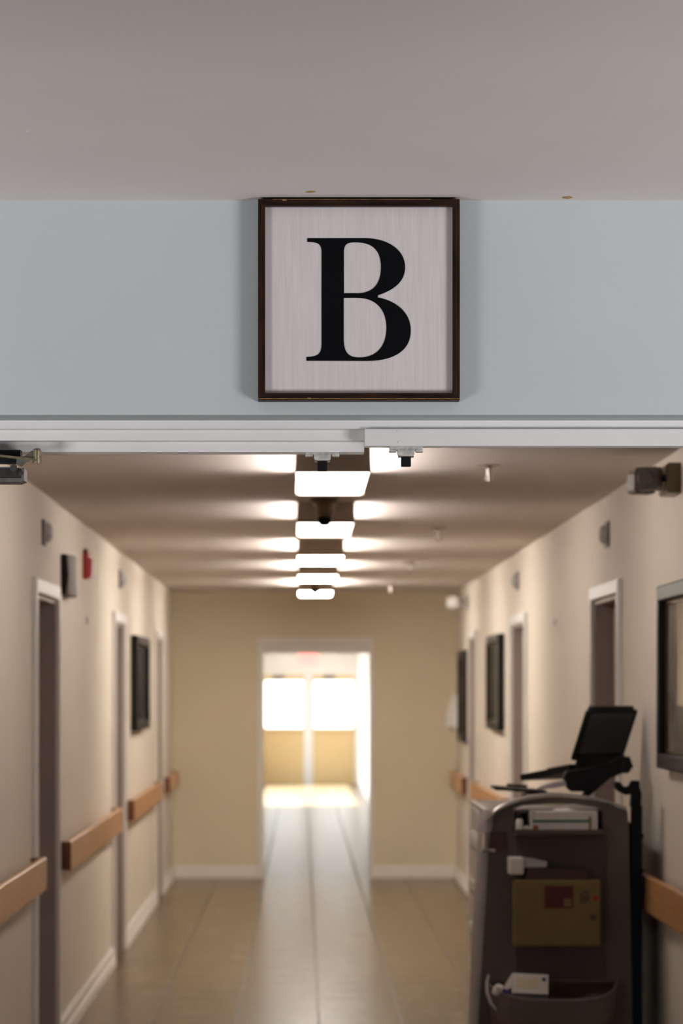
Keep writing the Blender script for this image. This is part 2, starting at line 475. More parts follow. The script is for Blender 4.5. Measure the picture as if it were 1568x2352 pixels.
# vestibule beyond the opening
WY = [(39.0, 47.7)]; WZ0, WZ1 = .12, 1.5  # added opening, out of view, that lets the sun onto the far floor
bm = NB(); y = D1 + .16
for a, b in WY:
    box(bm, VX0 - .2, VX0, y, a, 0, HC); box(bm, VX0 - .2, VX0, a, b, 0, WZ0); box(bm, VX0 - .2, VX0, a, b, WZ1, HC); y = b
box(bm, VX0 - .2, VX0, y, VD, 0, HC)
struct('wall_vestibule_left', bm, M['white_wall'])
struct('wall_vestibule_right', box(NB(), VX1, VX1 + .2, D1 + .16, VD, 0, HC), M['white_wall'])
LX = [(PX(604, VD), PX(698, VD)), (PX(718, VD), PX(815, VD))]
PXs = [(PX(608, VD), PX(696, VD)), (PX(721, VD), PX(810, VD))]
LT = PZ(1551, VD); PZ0, PZ1 = PZ(1672, VD), PZ(1564, VD)
bm = NB()
box(bm, VX0 - .2, LX[0][0], VD, VD + .15, 0, HC); box(bm, LX[1][1], VX1 + .2, VD, VD + .15, 0, HC)
box(bm, LX[0][0], LX[1][1], VD, VD + .15, LT, HC)
struct('wall_vestibule_end', bm, M['white_wall'])
struct('trim_9', box(NB(), LX[0][1], LX[1][0], VD - .01, VD + .12, 0, LT), M['trim'])
for i in range(2):
    e = bpy.data.objects.new('door_%d' % n, None); COL.objects.link(e); e.location = ((LX[i][0] + LX[i][1]) / 2, VD + .03, 0); e['kind'] = 'structure'; n += 1
    cx = e.location.x; hw = (LX[i][1] - LX[i][0]) / 2 - .0003
    a, b = PXs[i][0] - cx, PXs[i][1] - cx
    l = NB()
    box(l, -hw, hw, -.022, .022, .0005, PZ0); box(l, -hw, hw, -.022, .022, PZ1, LT - .0003)
    box(l, -hw, a, -.022, .022, PZ0, PZ1); box(l, b, hw, -.022, .022, PZ0, PZ1)
    lf = obj('door_leaf', l, M['yleaf'], e)
    obj('pane', box(NB(), a, b, -.004, .004, PZ0, PZ1), M['glass'], lf)
    f = NB(); box(f, a - .02, b + .02, -.03, -.0225, PZ0 - .035, PZ0); obj('glazing_bead', f, M['yleaf'], lf)
    pb = NB(); box(pb, -hw + .05, hw - .05, -.09, -.06, .90, .94, .008); box(pb, -hw + .05, -hw + .1, -.06, -.0225, .88, .95); box(pb, hw - .1, hw - .05, -.06, -.0225, .88, .95)
    obj('push_bar', pb, M['yleaf'], lf)
    cl = NB(); box(cl, -.18, .02, -.075, -.0225, LT - .07, LT - .015, .006)
    obj('closer', cl, M['brushed'], lf)
for i, (a, b) in enumerate(WY):  # frame and pane of the added, unseen side window
    e = bpy.data.objects.new('window_%d' % (i + 1), None); COL.objects.link(e); e.location = (VX0 - .1, (a + b) / 2, 0); e['kind'] = 'structure'
    h = (b - a) / 2; f = NB()
    box(f, -.03, .03, -h, -h + .04, WZ0, WZ1); box(f, -.03, .03, h - .04, h, WZ0, WZ1)
    box(f, -.03, .03, -h + .04, h - .04, WZ0, WZ0 + .04); box(f, -.03, .03, -h + .04, h - .04, WZ1 - .04, WZ1)
    obj('window_frame', f, M['trim'], e)
    obj('pane', box(NB(), -.004, .004, -h + .04, h - .04, WZ0 + .04, WZ1 - .04), M['glass'], e)
struct('ground_outside', box(NB(), -14, 14, VD + .2, VD + 14, -.2, -.14), M['asphalt'])
struct('ground_outside_left', box(NB(), -14, FX0 - .35, 36, VD + .2, -.2, -.14), M['asphalt'])

# ------------------------------------------------------------------ letter sign
SD = 5.955                                   # front of frame
def SX(px): return PX(px, SD)
def SZ(py): return PZ(py, SD)
sx0, sx1, sz0, sz1 = SX(592.5), SX(1055.5), SZ(919), SZ(457)
cx = (sx0 + sx1) / 2
t = thing('letter_sign', 'square whitewashed sign with black letter B in dark wood frame above the doorway', 'sign', (cx, 5.998, sz0))
fr_w = .0146
def LZ(z): return z - sz0
x0, x1, h = sx0 - cx, sx1 - cx, sz1 - sz0
yf, yb = SD - 5.998, -0.001
f = NB()
prism(f, [(x0, 0), (x1, 0), (x1 - fr_w, fr_w), (x0 + fr_w, fr_w)], 'y', yf, yb)
fo = obj('frame_bottom', f, M['signframe'], t)
f = NB(); prism(f, [(x0, h), (x1, h), (x1 - fr_w, h - fr_w), (x0 + fr_w, h - fr_w)], 'y', yf, yb)
obj('frame_top', f, M['signframe'], t)
for nm, xa, xb_ in (('frame_side', x0, x0 + fr_w), ('frame_side', x1, x1 - fr_w)):
    f = NB(); prism(f, [(xa, 0), (xb_, fr_w), (xb_, h - fr_w), (xa, h)], 'y', yf, yb)
    obj(nm, f, M['signframev'], t)
g = NB()
box(g, x0 + .001, x1 - .001, yf - .0006, yf + .0008, .0022, .0034)
box(g, x0 + .03, x1 - .06, yf - .0005, yf + .0008, h - .0012, h - .0003)
box(g, x0 + .051, x0 + .060, yf - .0008, yf + .002, h - .004, h - .0002)
box(g, x0 + .104, x0 + .111, yf - .0008, yf + .002, .003, .005)
box(g, x0 - .0004, x0 + .0006, yf + .0002, yf + .0015, .01, h - .05)
box(g, x1 - .0005, x1 + .0003, yf + .0002, yf + .0015, .01, h - .01)
obj('worn_edge', g, M['gilt'], t)
pd = yf + .016
obj('panel', box(NB(), x0 + fr_w - .002, x1 - fr_w + .002, pd, pd + .006, fr_w - .002, h - fr_w + .002), M['board'], t)
# letter outline traced in photo proportions, mapped on the board plane
BD = SD + .016
def bp(p):
    return (PX(560 + p[0] / 2.9037, BD) - cx, PZ(420 + p[1] / 2.9037, BD) - sz0)
o = [(423, 370), (820, 370)]
o += bez((820, 370), (975, 376), (1073, 455), (1074, 562)); o += bez((1074, 562), (1074, 660), (1000, 715), (893, 750))
o += [(893, 765)]
o += bez((893, 765), (1020, 788), (1112, 868), (1112, 985)); o += bez((1112, 985), (1112, 1112), (1010, 1188), (820, 1188))
o += [(417, 1187), (417, 1162)]
o += bez((417, 1162), (490, 1160), (517, 1145), (518, 1075)); o += [(518, 460)]; o += bez((518, 460), (517, 410), (498, 395), (422, 394))
h1 = [(666, 737), (666, 460)] + bez((666, 460), (667, 410), (688, 397), (740, 397)) + bez((740, 397), (862, 396), (914, 455), (914, 562)) + bez((914, 562), (914, 680), (855, 737), (755, 737))
h2 = [(665, 767), (755, 767)] + bez((755, 767), (880, 768), (950, 845), (950, 965)) + bez((950, 965), (950, 1095), (880, 1165), (770, 1165)) + bez((770, 1165), (690, 1165), (666, 1125), (665, 1040))
obj('letter', filled([[bp(p) for p in q] for q in (o, h1, h2)], pd - .0016, pd + .0005), M['letter'], t)

# ------------------------------------------------------------------ roller catches under the head
def catch(px, pyt, d, label):
    x = PX(px, d); z = PZ(pyt, d)
    k = d / F
    t = thing('door_catch', label, 'door catch', (x, d, z), group='roller catches on the door frame head')
    b = NB(); box(b, -38 * k, 38 * k, -.012, .018, -10 * k, 0, .0012)
    box(b, -39 * k, -22 * k, -.014, .014, -14 * k, -9 * k, .001); box(b, 22 * k, 39 * k, -.014, .014, -14 * k, -9 * k, .001)
    obj('mounting_plate', b, M['paintmetal'], t)
    b = NB(); prism(b, [(-20 * k, -9 * k), (20 * k, -9 * k), (19 * k, -20 * k), (14 * k, -23.5 * k), (-14 * k, -23.5 * k), (-19 * k, -20 * k)], 'y', -.013, .014)
    obj('body', b, M['paintmetal'], t)
    b = NB(); box(b, -18 * k, 18 * k, -.006, .007, -26 * k, -23 * k, .0006)
    obj('collar', b, M['brass'], t)
    b = NB(); box(b, -11.2 * k, 11.2 * k, -.010, .010, -47 * k, -25 * k, .0014)
    obj('plunger', b, M['black'], t)
catch(740, 1035, 6.225, 'roller catch with black plunger under the stepped left half of the frame head')
catch(932, 1025, 6.135, 'roller catch with black plunger under the flat bar right of the other catch')

# ------------------------------------------------------------------ door closer at the left edge
d = 6.16
t = thing('door_closer', 'worn steel door closer with jointed arm at the left end of the frame head', 'door closer', (PX(0, d), d, PZ(1038, 6.2)))
ox, oz = PX(0, d), PZ(1038, 6.2)
def cp(px, py, dd=d): return (PX(px, dd) - ox, PZ(py, dd) - oz)
b = NB()
x58, z65 = cp(58, 1075); _, z112 = cp(0, 1110); xl = cp(-260, 0)[0]
prism(b, [(xl, z65), (cp(38, 0)[0], z65), (cp(52, 0)[0], cp(0, 1078)[1]), (x58, cp(0, 1078)[1]), (x58, cp(0, 1105)[1]), (cp(45, 0)[0], z112), (xl, z112)], 'y', -.015, .045)
obj('body', b, M['dmetal'], t)
b = NB()
box(b, xl, cp(53, 0)[0], -.019, -.0155, cp(0, 1109)[1], cp(0, 1099)[1], .001)
box(b, cp(51, 0)[0], x58, -.019, -.0155, cp(0, 1106)[1], cp(0, 1076)[1], .001)
box(b, xl, cp(24, 0)[0], -.019, -.0155, cp(0, 1076.5)[1], cp(0, 1074)[1])
obj('cover_rim', b, M['metal'], t)
b = NB(); q = cp(50, 1089); cyl(b, (q[0], -.0155, q[1]), (q[0], -.021, q[1]), .0045)
q2 = cp(34, 1077); cyl(b, (q2[0], -.0155, q2[1]), (q2[0], -.024, q2[1]), .009, n=6)
obj('screw', b, M['chrome'], t)
b = NB(); xa = cp(-200, 0)[0]; box(b, xa, cp(48, 0)[0], -.012, .03, cp(0, 1064)[1], 0)
obj('mounting_plate', b, M['black'], t)
ya = -.03
b = NB()
P = [cp(-220, 1028), cp(0, 1050), cp(70, 1058), cp(86, 1061)]
prism(b, [(p[0], p[1] + .0028) for p in P] + [(p[0], p[1] - .0022) for p in P[::-1]], 'y', ya - .012, ya + .012)
obj('arm', b, M['brass'], t)
b = NB()
pts = [cp(42, 1056), cp(62, 1049), cp(76, 1038), cp(88, 1040), cp(88, 1052), cp(78, 1058), cp(62, 1064), cp(50, 1074), cp(41, 1068)]
prism(b, pts, 'y', ya - .004, ya + .016)
obj('elbow', b, M['metal'], t)
b = NB(); q = cp(88, 0)[0]
cyl(b, (q, ya, cp(0, 1037.5)[1]), (q, ya, cp(0, 1052)[1]), .0098)
cyl(b, (q, ya, cp(0, 1053.5)[1]), (q, ya, cp(0, 1067)[1]), .0098)
cyl(b, (q, ya, cp(0, 1052)[1]), (q, ya, cp(0, 1053.5)[1]), .007)
obj('knuckle', b, M['brass'], t, True)
b = NB(); bmesh.ops.create_uvsphere(b, u_segments=16, v_segments=8, radius=.0085, matrix=Matrix.Translation((q, ya, cp(0, 1037.5)[1])) @ Matrix.Diagonal((1, 1, .7, 1)))
obj('rivet_cap', b, M['metal'], t, True)

# ------------------------------------------------------------------ ceiling lights
LH = .0915; LL = 1.17; LW = .127
LCX = .108
order = ['nearest', 'second nearest', 'middle', 'second farthest', 'farthest']
lab = ['ceiling light fixture nearest the doorway, largest of the row along the corridor',
       'ceiling light fixture second from the doorway with a smoke detector hanging before it',
       'ceiling light fixture third from the doorway, in the middle of the row',
       'ceiling light fixture fourth from the doorway, second from the end wall',
       'ceiling light fixture closest to the tan end wall, smallest of the row']
LY = [9.70, 12.63, 15.72, 18.35, 21.30]
t = thing('ceiling_light', lab[0], 'ceiling light', (LCX, LY[0], HC), group='wraparound ceiling lights')
b = NB(); prism(b, [(-.115, 0), (-.123, -.0435), (.123, -.0435), (.115, 0)], 'y', .0125, LL - .0125)
obj('housing', b, M['fixture'], t)
b = NB()
prism(b, [(-LW, -LH + .008), (-LW + .012, -LH), (LW - .012, -LH), (LW, -LH + .008), (LW, -.081), (-LW, -.081)], 'y', .0125, LL - .0125)
obj('diffuser', b, M['lamp'], t)
for sgn in (-1, 1):
    b = NB(); prism(b, [(sgn * LW, -.0805), (sgn * .1245, -.044), (sgn * .119, -.044), (sgn * (LW - .006), -.0805)], 'y', .0125, LL - .0125)
    obj('side_lens', b, M['lampside'], t)
for y0 in (0, LL - .012):
    b = NB(); prism(b, [(-.130, -LH - .0005), (.130, -LH - .0005), (.126, 0), (-.126, 0)], 'y', y0, y0 + .012)
    obj('end_cap', b, M['fixture'], t)
for i in range(1, 5):
    c = dup(t, (LCX, LY[i], HC), lab[i])
    if i >= 2:                                  # the three far fixtures are yellower, and stronger to brighten the end wall
        for ch in c.children:
            mm = {'light_diffuser': 'lamp2', 'light_side_lens': 'lampside2'}.get(ch.data.materials[0].name)
            if mm:
                ch.material_slots[0].link = 'OBJECT'; ch.material_slots[0].material = M[mm]

# ------------------------------------------------------------------ smoke detectors
t = thing('smoke_detector', 'dark smoke detector hanging from the ceiling before the second light', 'smoke detector', (.10, 12.33, HC), group='smoke detectors on the corridor ceiling')
obj('base', lathe(NB(), [(.06, 0), (.062, -.02), (.055, -.03)]), M['brushed'], t, True)
obj('body', lathe(NB(), [(.04, -.03), (.042, -.07), (.034, -.085)]), M['brushed'], t, True)
obj('sensing_chamber', lathe(NB(), [(.030, -.085), (.032, -.105), (.016, -.122)]), M['black'], t, True)
dup(t, (.10, 20.95, HC), 'tiny smoke detector hanging before the last light by the end wall')

# ------------------------------------------------------------------ sprinklers
slab = ['fire sprinkler head nearest the doorway, with a bright chrome body on the ceiling', 'second fire sprinkler head from the doorway, a dark stub on the ceiling',
        'third fire sprinkler head from the doorway, right of the middle lights', 'farthest fire sprinkler head, small and close to the end wall']
SY = [10.55, 14.55, 18.4, 22.3]
t = thing('sprinkler', slab[0], 'sprinkler', (.695, SY[0], HC), group='sprinkler heads on the corridor ceiling')
obj('escutcheon', lathe(NB(), [(.042, .004), (.044, -.004), (.022, -.012), (.012, -.014)]), M['chrome'], t, True)
b = NB(); cyl(b, (0, 0, -.012), (0, 0, -.036), .011); cyl(b, (0, 0, -.036), (0, 0, -.06), .0045)
obj('stem', b, M['chrome'], t, True)
b = NB(); tube(b, [(-.010, 0, -.034), (-.014, 0, -.046), (-.011, 0, -.060), (-.004, 0, -.066)], .003); tube(b, [(.010, 0, -.034), (.014, 0, -.046), (.011, 0, -.060), (.004, 0, -.066)], .003)
obj('yoke', b, M['chrome'], t, True)
b = NB(); cyl(b, (0, 0, -.066), (0, 0, -.0685), .017, .015)
for k in range(8):
    a = k * math.pi / 4; c, s = math.cos(a), math.sin(a)
    box(b, .0155 * c - .002, .0155 * c + .002, .0155 * s - .002, .0155 * s + .002, -.0682, -.0662)
obj('deflector', b, M['chrome'], t, True)
for i in range(1, 4): dup(t, (.70, SY[i], HC), slab[i])

# ------------------------------------------------------------------ handrails
def handrail(side, a, b, label):
    L = b - a
    x = XL if side == 'L' else XR
    s = 1 if side == 'L' else -1
    t = thing('handrail', label, 'handrail', (x, a, .845), group='wooden handrails along the corridor')
    r = NB(); lo, hi = sorted((s * .034, s * .062)); box(r, lo, hi, .0, L, -.066, .066, .006, 3)
    obj('rail', r, M['rail'], t)
    for y0, y1 in ((.001, .03), (L - .03, L - .001)):
        r = NB(); lo, hi = sorted((s * .0008, s * .034)); box(r, lo, hi, y0, y1, -.064, .064, .003)
        obj('end_return', r, M['railend'], t)
    r = NB(); lo, hi = sorted((s * .0350, s * .0610)); box(r, lo, hi, -.002, .0005, -.063, .063)
    obj('end_cap', r, M['railend'], t)
    k = max(1, int(L / 1.2))
    for i in range(k):
        y = L * (i + .5) / k
        r = NB(); lo, hi = sorted((s * .0008, s * .034)); box(r, lo, hi, y - .02, y + .02, -.03, .03)
        obj('bracket', r, M['brushed'], t)
    return t
for (a, b), l in zip([(8.0, 11.49), (12.70, 16.36), (17.50, 21.15), (22.25, 24.0)],
                     ['oak handrail on the left wall at the left picture edge, before the first door',
                      'oak handrail on the left wall between the first and second door',
                      'oak handrail on the left wall below the black picture',
                      'short oak handrail on the left wall next to the end wall']):
    handrail('L', a, b, l)
for (a, b), l in zip([(7.6, 11.58), (12.82, 16.45), (17.70, 21.15), (22.17, 24.0)],
                     ['oak handrail at the right picture edge under the big framed picture, beside the cart',
                      'oak handrail on the right wall behind the cart, between the first and second right doors',
                      'oak handrail on the right wall ending above the left corner of the cart',
                      'short oak handrail on the right wall next to the end wall']):
    handrail('R', a, b, l)

# ------------------------------------------------------------------ framed pictures
def picture(side, a, b, z0, z1, dep, label, pm):
    x = XL if side == 'L' else XR
    s = 1 if side == 'L' else -1
    w = b - a; h = z1 - z0
    t = thing('picture', label, 'picture', (x, a, z0), group='black framed pictures on the corridor walls')
    lo, hi = sorted((s * .001, s * dep)); fw = .055
    f = NB(); pr = [(0, 0), (w, 0), (w, h), (0, h)]
    box(f, lo, hi, 0, w, 0, fw, .006); box(f, lo, hi, 0, w, h - fw, h, .006)
    box(f, lo, hi, 0, fw, fw - .005, h - fw + .005, .006); box(f, lo, hi, w - fw, w, fw - .005, h - fw + .005, .006)
    obj('frame', f, M['blackgloss'], t)
    lo, hi = sorted((s * .001, s * .010)); obj('print', box(NB(), lo, hi, fw - .003, w - fw + .003, fw - .003, h - fw + .003), pm, t)
    f = NB(); lo, hi = sorted((s * .008, s * (.018)))
    iw = .012; a0, a1, b0, b1 = fw, w - fw, fw, h - fw
    box(f, lo, hi, a0, a1, b0, b0 + iw); box(f, lo, hi, a0, a1, b1 - iw, b1); box(f, lo, hi, a0, a0 + iw, b0, b1); box(f, lo, hi, a1 - iw, a1, b0, b1)
    obj('fillet', f, M['brushed'], t)
picture('L', 18.15, 19.55, 1.325, 1.94, .05, 'black framed picture on the left wall, the only one on that side', M['print2'])
picture('R', 9.16, 10.15, 1.306, 1.955, .045, 'large black framed picture cut by the right edge, beside the cart', M['print'])
picture('R', 18.35, 19.55, 1.325, 1.955, .045, 'black framed picture on the right wall above the left end of the cart', M['print2'])
picture('R', 22.25, 23.10, 1.18, 1.905, .045, 'black framed picture on the right wall closest to the end wall', M['print2'])

# ------------------------------------------------------------------ dome call lights over doors
clab = {('L', 0): 'grey dome call light on the left wall above the nearest left door', ('R', 0): 'grey dome call light on the right wall above the nearest right door',
        ('L', 1): 'small dome call light on the left wall above the second left door', ('R', 1): 'small dome call light on the right wall above the second right door'}
proto = None
for (sd, i), l in clab.items():
    d_ = {('L', 0): 12.0, ('R', 0): 12.15, ('L', 1): 17.05, ('R', 1): 17.2}[(sd, i)]
    x = XL if sd == 'L' else XR
    rz = 0 if sd == 'L' else math.pi
    if proto is None:
        proto = thing('call_light', l, 'call light', (x, d_, 2.25), rz, 'dome call lights over the doors')
        obj('base_plate', box(NB(), -.002, .010, -.058, .058, -.055, .055, .003), M['dgrey'], proto)
        b = NB(); prf = [(.044, 0), (.043, .010), (.036, .022), (.02, .031), (.004, .033)]
        lathe(b, prf)
        bmesh.ops.rotate(b, verts=b.verts, cent=(0, 0, 0), matrix=Matrix.Rotation(R(90), 3, 'Y')); bmesh.ops.translate(b, verts=b.verts, vec=(.010, 0, 0))
        obj('dome', b, M['lgrey'], proto, True)
    else:
        dup(proto, (x, d_, 2.25), l, rz)

# ------------------------------------------------------------------ wall speaker / alarm / sensors / dispenser
t = thing('wall_speaker', 'grey rounded wall speaker with black side, left of the red alarm', 'speaker', (XL, 12.88, PZ(1320, 12.9)))
b = NB(); hz = 47 * 12.9 / F
prism(b, [(.0005, -hz), (.026, -hz), (.032, -hz * .5), (.036, 0), (.033, hz * .5), (.028, hz), (.0005, hz)], 'y', 0, .05)
obj('side_panel', b, M['black'], t)
b = NB(); prism(b, [(.0005, .05), (.030, .05), (.052, .085), (.058, .2), (.05, .36), (.02, .46), (.0005, .47)], 'z', -hz, hz)
es = [e for e in b.edges]; bmesh.ops.bevel(b, geom=es, offset=.006, segments=2, affect='EDGES')
obj('grille_body', b, M['mgrey'], t, True)

t = thing('fire_alarm', 'small red fire alarm on the left wall beside the grey speaker', 'fire alarm', (XL, 14.2, PZ(1298, 14.2)))
obj('back_box', box(NB(), -.002, .03, 0, .10, -.068, .066, .004), M['red'], t)
obj('horn', box(NB(), .03, .046, .012, .088, -.06, .04, .006), M['red'], t)
obj('strobe', box(NB(), .0005, .02, .02, .08, .066, .082, .003), M['black'], t)

t = thing('wall_sensor', 'tiny white round sensor on the left wall past the red alarm', 'sensor', (XL, 14.4, PZ(1424, 14.4)), 0, 'tiny white wall sensors')
b = NB(); lathe(b, [(.022, 0), (.02, .012), (.01, .018)]); bmesh.ops.rotate(b, verts=b.verts, cent=(0, 0, 0), matrix=Matrix.Rotation(R(90), 3, 'Y'))
obj('cap', b, M['white'], t, True)
obj('mount', box(NB(), .0003, .003, -.026, .026, -.026, .026, .001), M['white'], t)
dup(t, (XR, 14.65, PZ(1427, 14.65)), 'tiny white round sensor on the right wall past the nearest right door', math.pi)

t = thing('soap_dispenser', 'white wedge shaped soap dispenser beside the picture nearest the end wall', 'dispenser', (XR, 23.35, 1.27))
b = NB(); prism(b, [(.002, .0), (-.125, .02), (-.13, .05), (-.075, .26), (-.055, .285), (.002, .285)], 'y', 0, .12)
bmesh.ops.bevel(b, geom=list(b.edges), offset=.006, segments=2, affect='EDGES')
obj('cover', b, M['white'], t, True)
obj('nozzle', cyl(NB(), (-.07, .06, -.02), (-.07, .06, .012), .014, .018), M['lgrey'], t, True)
obj('push_lever', box(NB(), -.135, -.129, .03, .09, .03, .11, .002), M['lgrey'], t)

# ------------------------------------------------------------------ emergency lights
def emergency(d, z, rz, label, mats):
    t = thing('emergency_light', label, 'emergency light', (XR, d, z), 0, 'twin head emergency lights')
    b = NB(); prism(b, [(.002, -.052), (-.042, -.052), (-.05, -.044), (-.05, .044), (-.042, .052), (.002, .052)], 'y', -.11, .11)
    obj('housing', b, M[mats[0]], t)
    for y, yaw, off in ((.10, R(20), -.052), (-.085, R(-24), -.052)):
        hd = NB()
        prf = [(0, -.028), (.0, .028)]
        prism(hd, [(-.046, -.036), (-.040, -.042), (.040, -.042), (.046, -.036), (.046, .036), (.040, .042), (-.040, .042), (-.046, .036)], 'y', -.03, .03)
        for v in hd.verts:
            if v.co.y < 0: v.co.x *= .92; v.co.z *= .92
        bmesh.ops.bevel(hd, geom=list(hd.edges), offset=.006, segments=2, affect='EDGES')
        mt = Matrix.Translation((off - .058, y, -.002)) @ Matrix.Rotation(yaw, 4, 'Z')
        bmesh.ops.transform(hd, matrix=mt, verts=hd.verts)
        ho = obj('lamp_head', hd, M[mats[1]], t, True)
        ln = NB(); cyl(ln, (0, -.031, 0), (0, -.036, 0), .03, .026)
        bmesh.ops.transform(ln, matrix=mt, verts=ln.verts)
        obj('lens', ln, M[mats[2]], ho, True)
        nk = NB(); cyl(nk, (-.045, y, 0), (off - .03, y, 0), .012)
        obj('swivel', nk, M['black'], t)
    return t
emergency(9.93, 2.318, 0, 'shaded twin head emergency light high on the right wall at the doorway', ('brushed', 'emerg', 'emerg'))  # same product as the far one, darker colours stand for its shade
emergency(22.35, 2.28, 0, 'white twin head emergency light high on the right wall at the end wall', ('lgrey', 'white', 'white'))

# ------------------------------------------------------------------ exit sign
d = 41.0
t = thing('exit_sign', 'red exit sign hanging in the bright vestibule beyond the end opening', 'exit sign', (PX(708, d), d, 1.95))
obj('housing', box(NB(), -.15, .15, -.02, .02, 0, .19, .004), M['white'], t)
obj('face', box(NB(), -.14, .14, -.024, -.0205, .01, .18), M['exitred'], t)
tb = text_bm('EXIT', .13)
bmesh.ops.rotate(tb, verts=tb.verts, cent=(0, 0, 0), matrix=Matrix.Rotation(R(90), 3, 'X')); bmesh.ops.translate(tb, verts=tb.verts, vec=(0, -.0255, .095))
obj('lettering', tb, M['white'], t)
b = NB(); cyl(b, (0, 0, .188), (0, 0, HC - 1.95 - .01), .008); cyl(b, (0, 0, HC - 1.962), (0, 0, HC - 1.95), .04)
obj('stem', b, M['white'], t)

# ------------------------------------------------------------------ medical cart
CD0 = 10.30
def CX(px, d=CD0): return PX(px, d)
def CZ(py, d=CD0): return PZ(py, d)
CO = (.93, CD0, 0)
t = thing('medical_cart', 'grey medical supply cart standing against the right wall', 'cart', CO)
def cx_(px, d=CD0): return CX(px, d) - CO[0]
# front panel with arched top and storage opening
# outline, bottom-left up and over the arch
out = [(cx_(1086), .10), (cx_(1098), CZ(2352)), (cx_(1122), CZ(1960)), (cx_(1132), CZ(1875))]
arch = bez((1132, 1875), (1165, 1842), (1235, 1830), (1290, 1831), 10) + bez((1290, 1831), (1345, 1833), (1400, 1845), (1440, 1862), 10)
out += [(cx_(p[0]), CZ(p[1])) for p in arch]
out += [(cx_(1444), CZ(1900)), (cx_(1452), CZ(2352)), (cx_(1453), .10)]
hole = [(cx_(1180), CZ(1914)), (cx_(1180), CZ(1858)), (cx_(1200), CZ(1850)), (cx_(1260), CZ(1846)), (cx_(1320), CZ(1847)), (cx_(1370), CZ(1855)), (cx_(1383), CZ(1862)), (cx_(1383), CZ(1914))]
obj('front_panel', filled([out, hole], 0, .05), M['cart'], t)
# moulded rim following the arch, ceiling light put into its paler colour
rim = [(cx_(p[0] - 2), CZ(p[1]) + .004) for p in [(1118, 1890)] + arch]
b = NB()
up = [(x, z + .009) for x, z in rim]
prism_pts = rim + up[::-1]
prism(b, prism_pts, 'y', -.012, .075)
obj('arched_rim', b, M['cartl'], t, True)
# rounded corner post (side of the cart, light put into its colour)
b = NB()
zs = [.10, .375, .75, 1.0, 1.10, 1.145]
xs = [1086, 1099, 1110, 1120, 1124, 1130]
tube(b, [(cx_(x) - .004, .035, z) for x, z in zip(xs, zs)], [.034, .034, .034, .034, .038, .030], 16)
obj('corner_post', b, M['cartl'], t, True)
# body behind
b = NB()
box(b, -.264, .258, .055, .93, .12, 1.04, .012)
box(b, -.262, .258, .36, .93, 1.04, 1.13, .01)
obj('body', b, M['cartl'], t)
b = NB(); box(b, -.262, .258, .055, .94, 1.135, 1.152, .008)
obj('worktop', b, M['cartl'], t)
for ca, cb in ((-.262, -.24), (.236, .258)):
    obj('cheek', box(NB(), ca, cb, .055, .36, 1.04, 1.135), M['cart'], t)
for k, (z0, z1) in enumerate(((.86, 1.02), (.69, .85), (.48, .68), (.17, .47))):
    b = NB(); box(b, -.270, -.2645, .12, .91, z0, z1, .002)
    dr = obj('drawer', b, M['cartl'], t)
    b = NB(); box(b, -.277, -.2705, .3, .72, z1 - .045, z1 - .025, .002)
    obj('drawer_pull', b, M['grey'], dr)
# tray lip under the opening
b = NB(); prism(b, [(-.075, CZ(1912)), (-.075, CZ(1903)), (.0, CZ(1912) + .006), (.30, CZ(1912) + .006), (.30, CZ(1912)), (0, CZ(1918)), (-.06, CZ(1918))], 'x', cx_(1180), cx_(1383))
obj('tray', b, M['cart'], t)
# recessed lower fascia panel
b = NB(); box(b, cx_(1183), cx_(1392), -.006, .001, .40, CZ(1922), .002)
obj('fascia', b, M['dgrey'], t)
# lock block at the upper left of the panel
b = NB(); box(b, cx_(1124), cx_(1161), -.012, -.0005, CZ(1956), CZ(1910), .003)
lk = obj('lock_plate', b, M['maroonlid'], t)
b = NB(); box(b, cx_(1103), cx_(1137), -.03, -.0125, CZ(1957), CZ(1948), .003)
cyl(b, (cx_(1110), -.02, CZ(1955)), (cx_(1110), -.02, CZ(1912)), .010)
obj('lock_lever', b, M['chrome'], lk, True)
# pole on the wall side with a clamp
pxx = cx_(1462)
b = NB(); box(b, pxx - .018, pxx + .02, .0, .05, .10, CZ(1850), .004)
pole = obj('accessory_pole', b, M['black'], t)
b = NB(); pts = [(1448, 1850), (1450, 1824), (1436, 1826), (1420, 1818), (1410, 1806), (1413, 1795), (1424, 1797), (1432, 1808), (1444, 1807), (1450, 1796), (1452, 1793), (1468, 1794), (1469, 1808), (1473, 1822), (1471, 1858), (1455, 1862)]
prism(b, [(cx_(p[0]), CZ(p[1])) for p in pts], 'y', -.004, .048)
obj('pole_clamp', b, M['black'], pole)
b = NB()
for zz in (CZ(1920), CZ(2000)):
    cyl(b, (pxx + .012, -.002, zz), (pxx + .012, -.016, zz), .012)
obj('pole_knob', b, M['black'], pole)
b = NB(); box(b, pxx - .03, pxx - .008, .05, .88, .14, 1.10)
obj('back_board', b, M['black'], t)
for sx in (-.22, .22):
    for sy in (.09, .86):
        b = NB(); cyl(b, (sx - .014, sy, .045), (sx + .014, sy, .045), .045); box(b, sx - .02, sx + .02, sy - .02, sy + .02, .045, .12)
        obj('caster', b, M['black'], t, True)

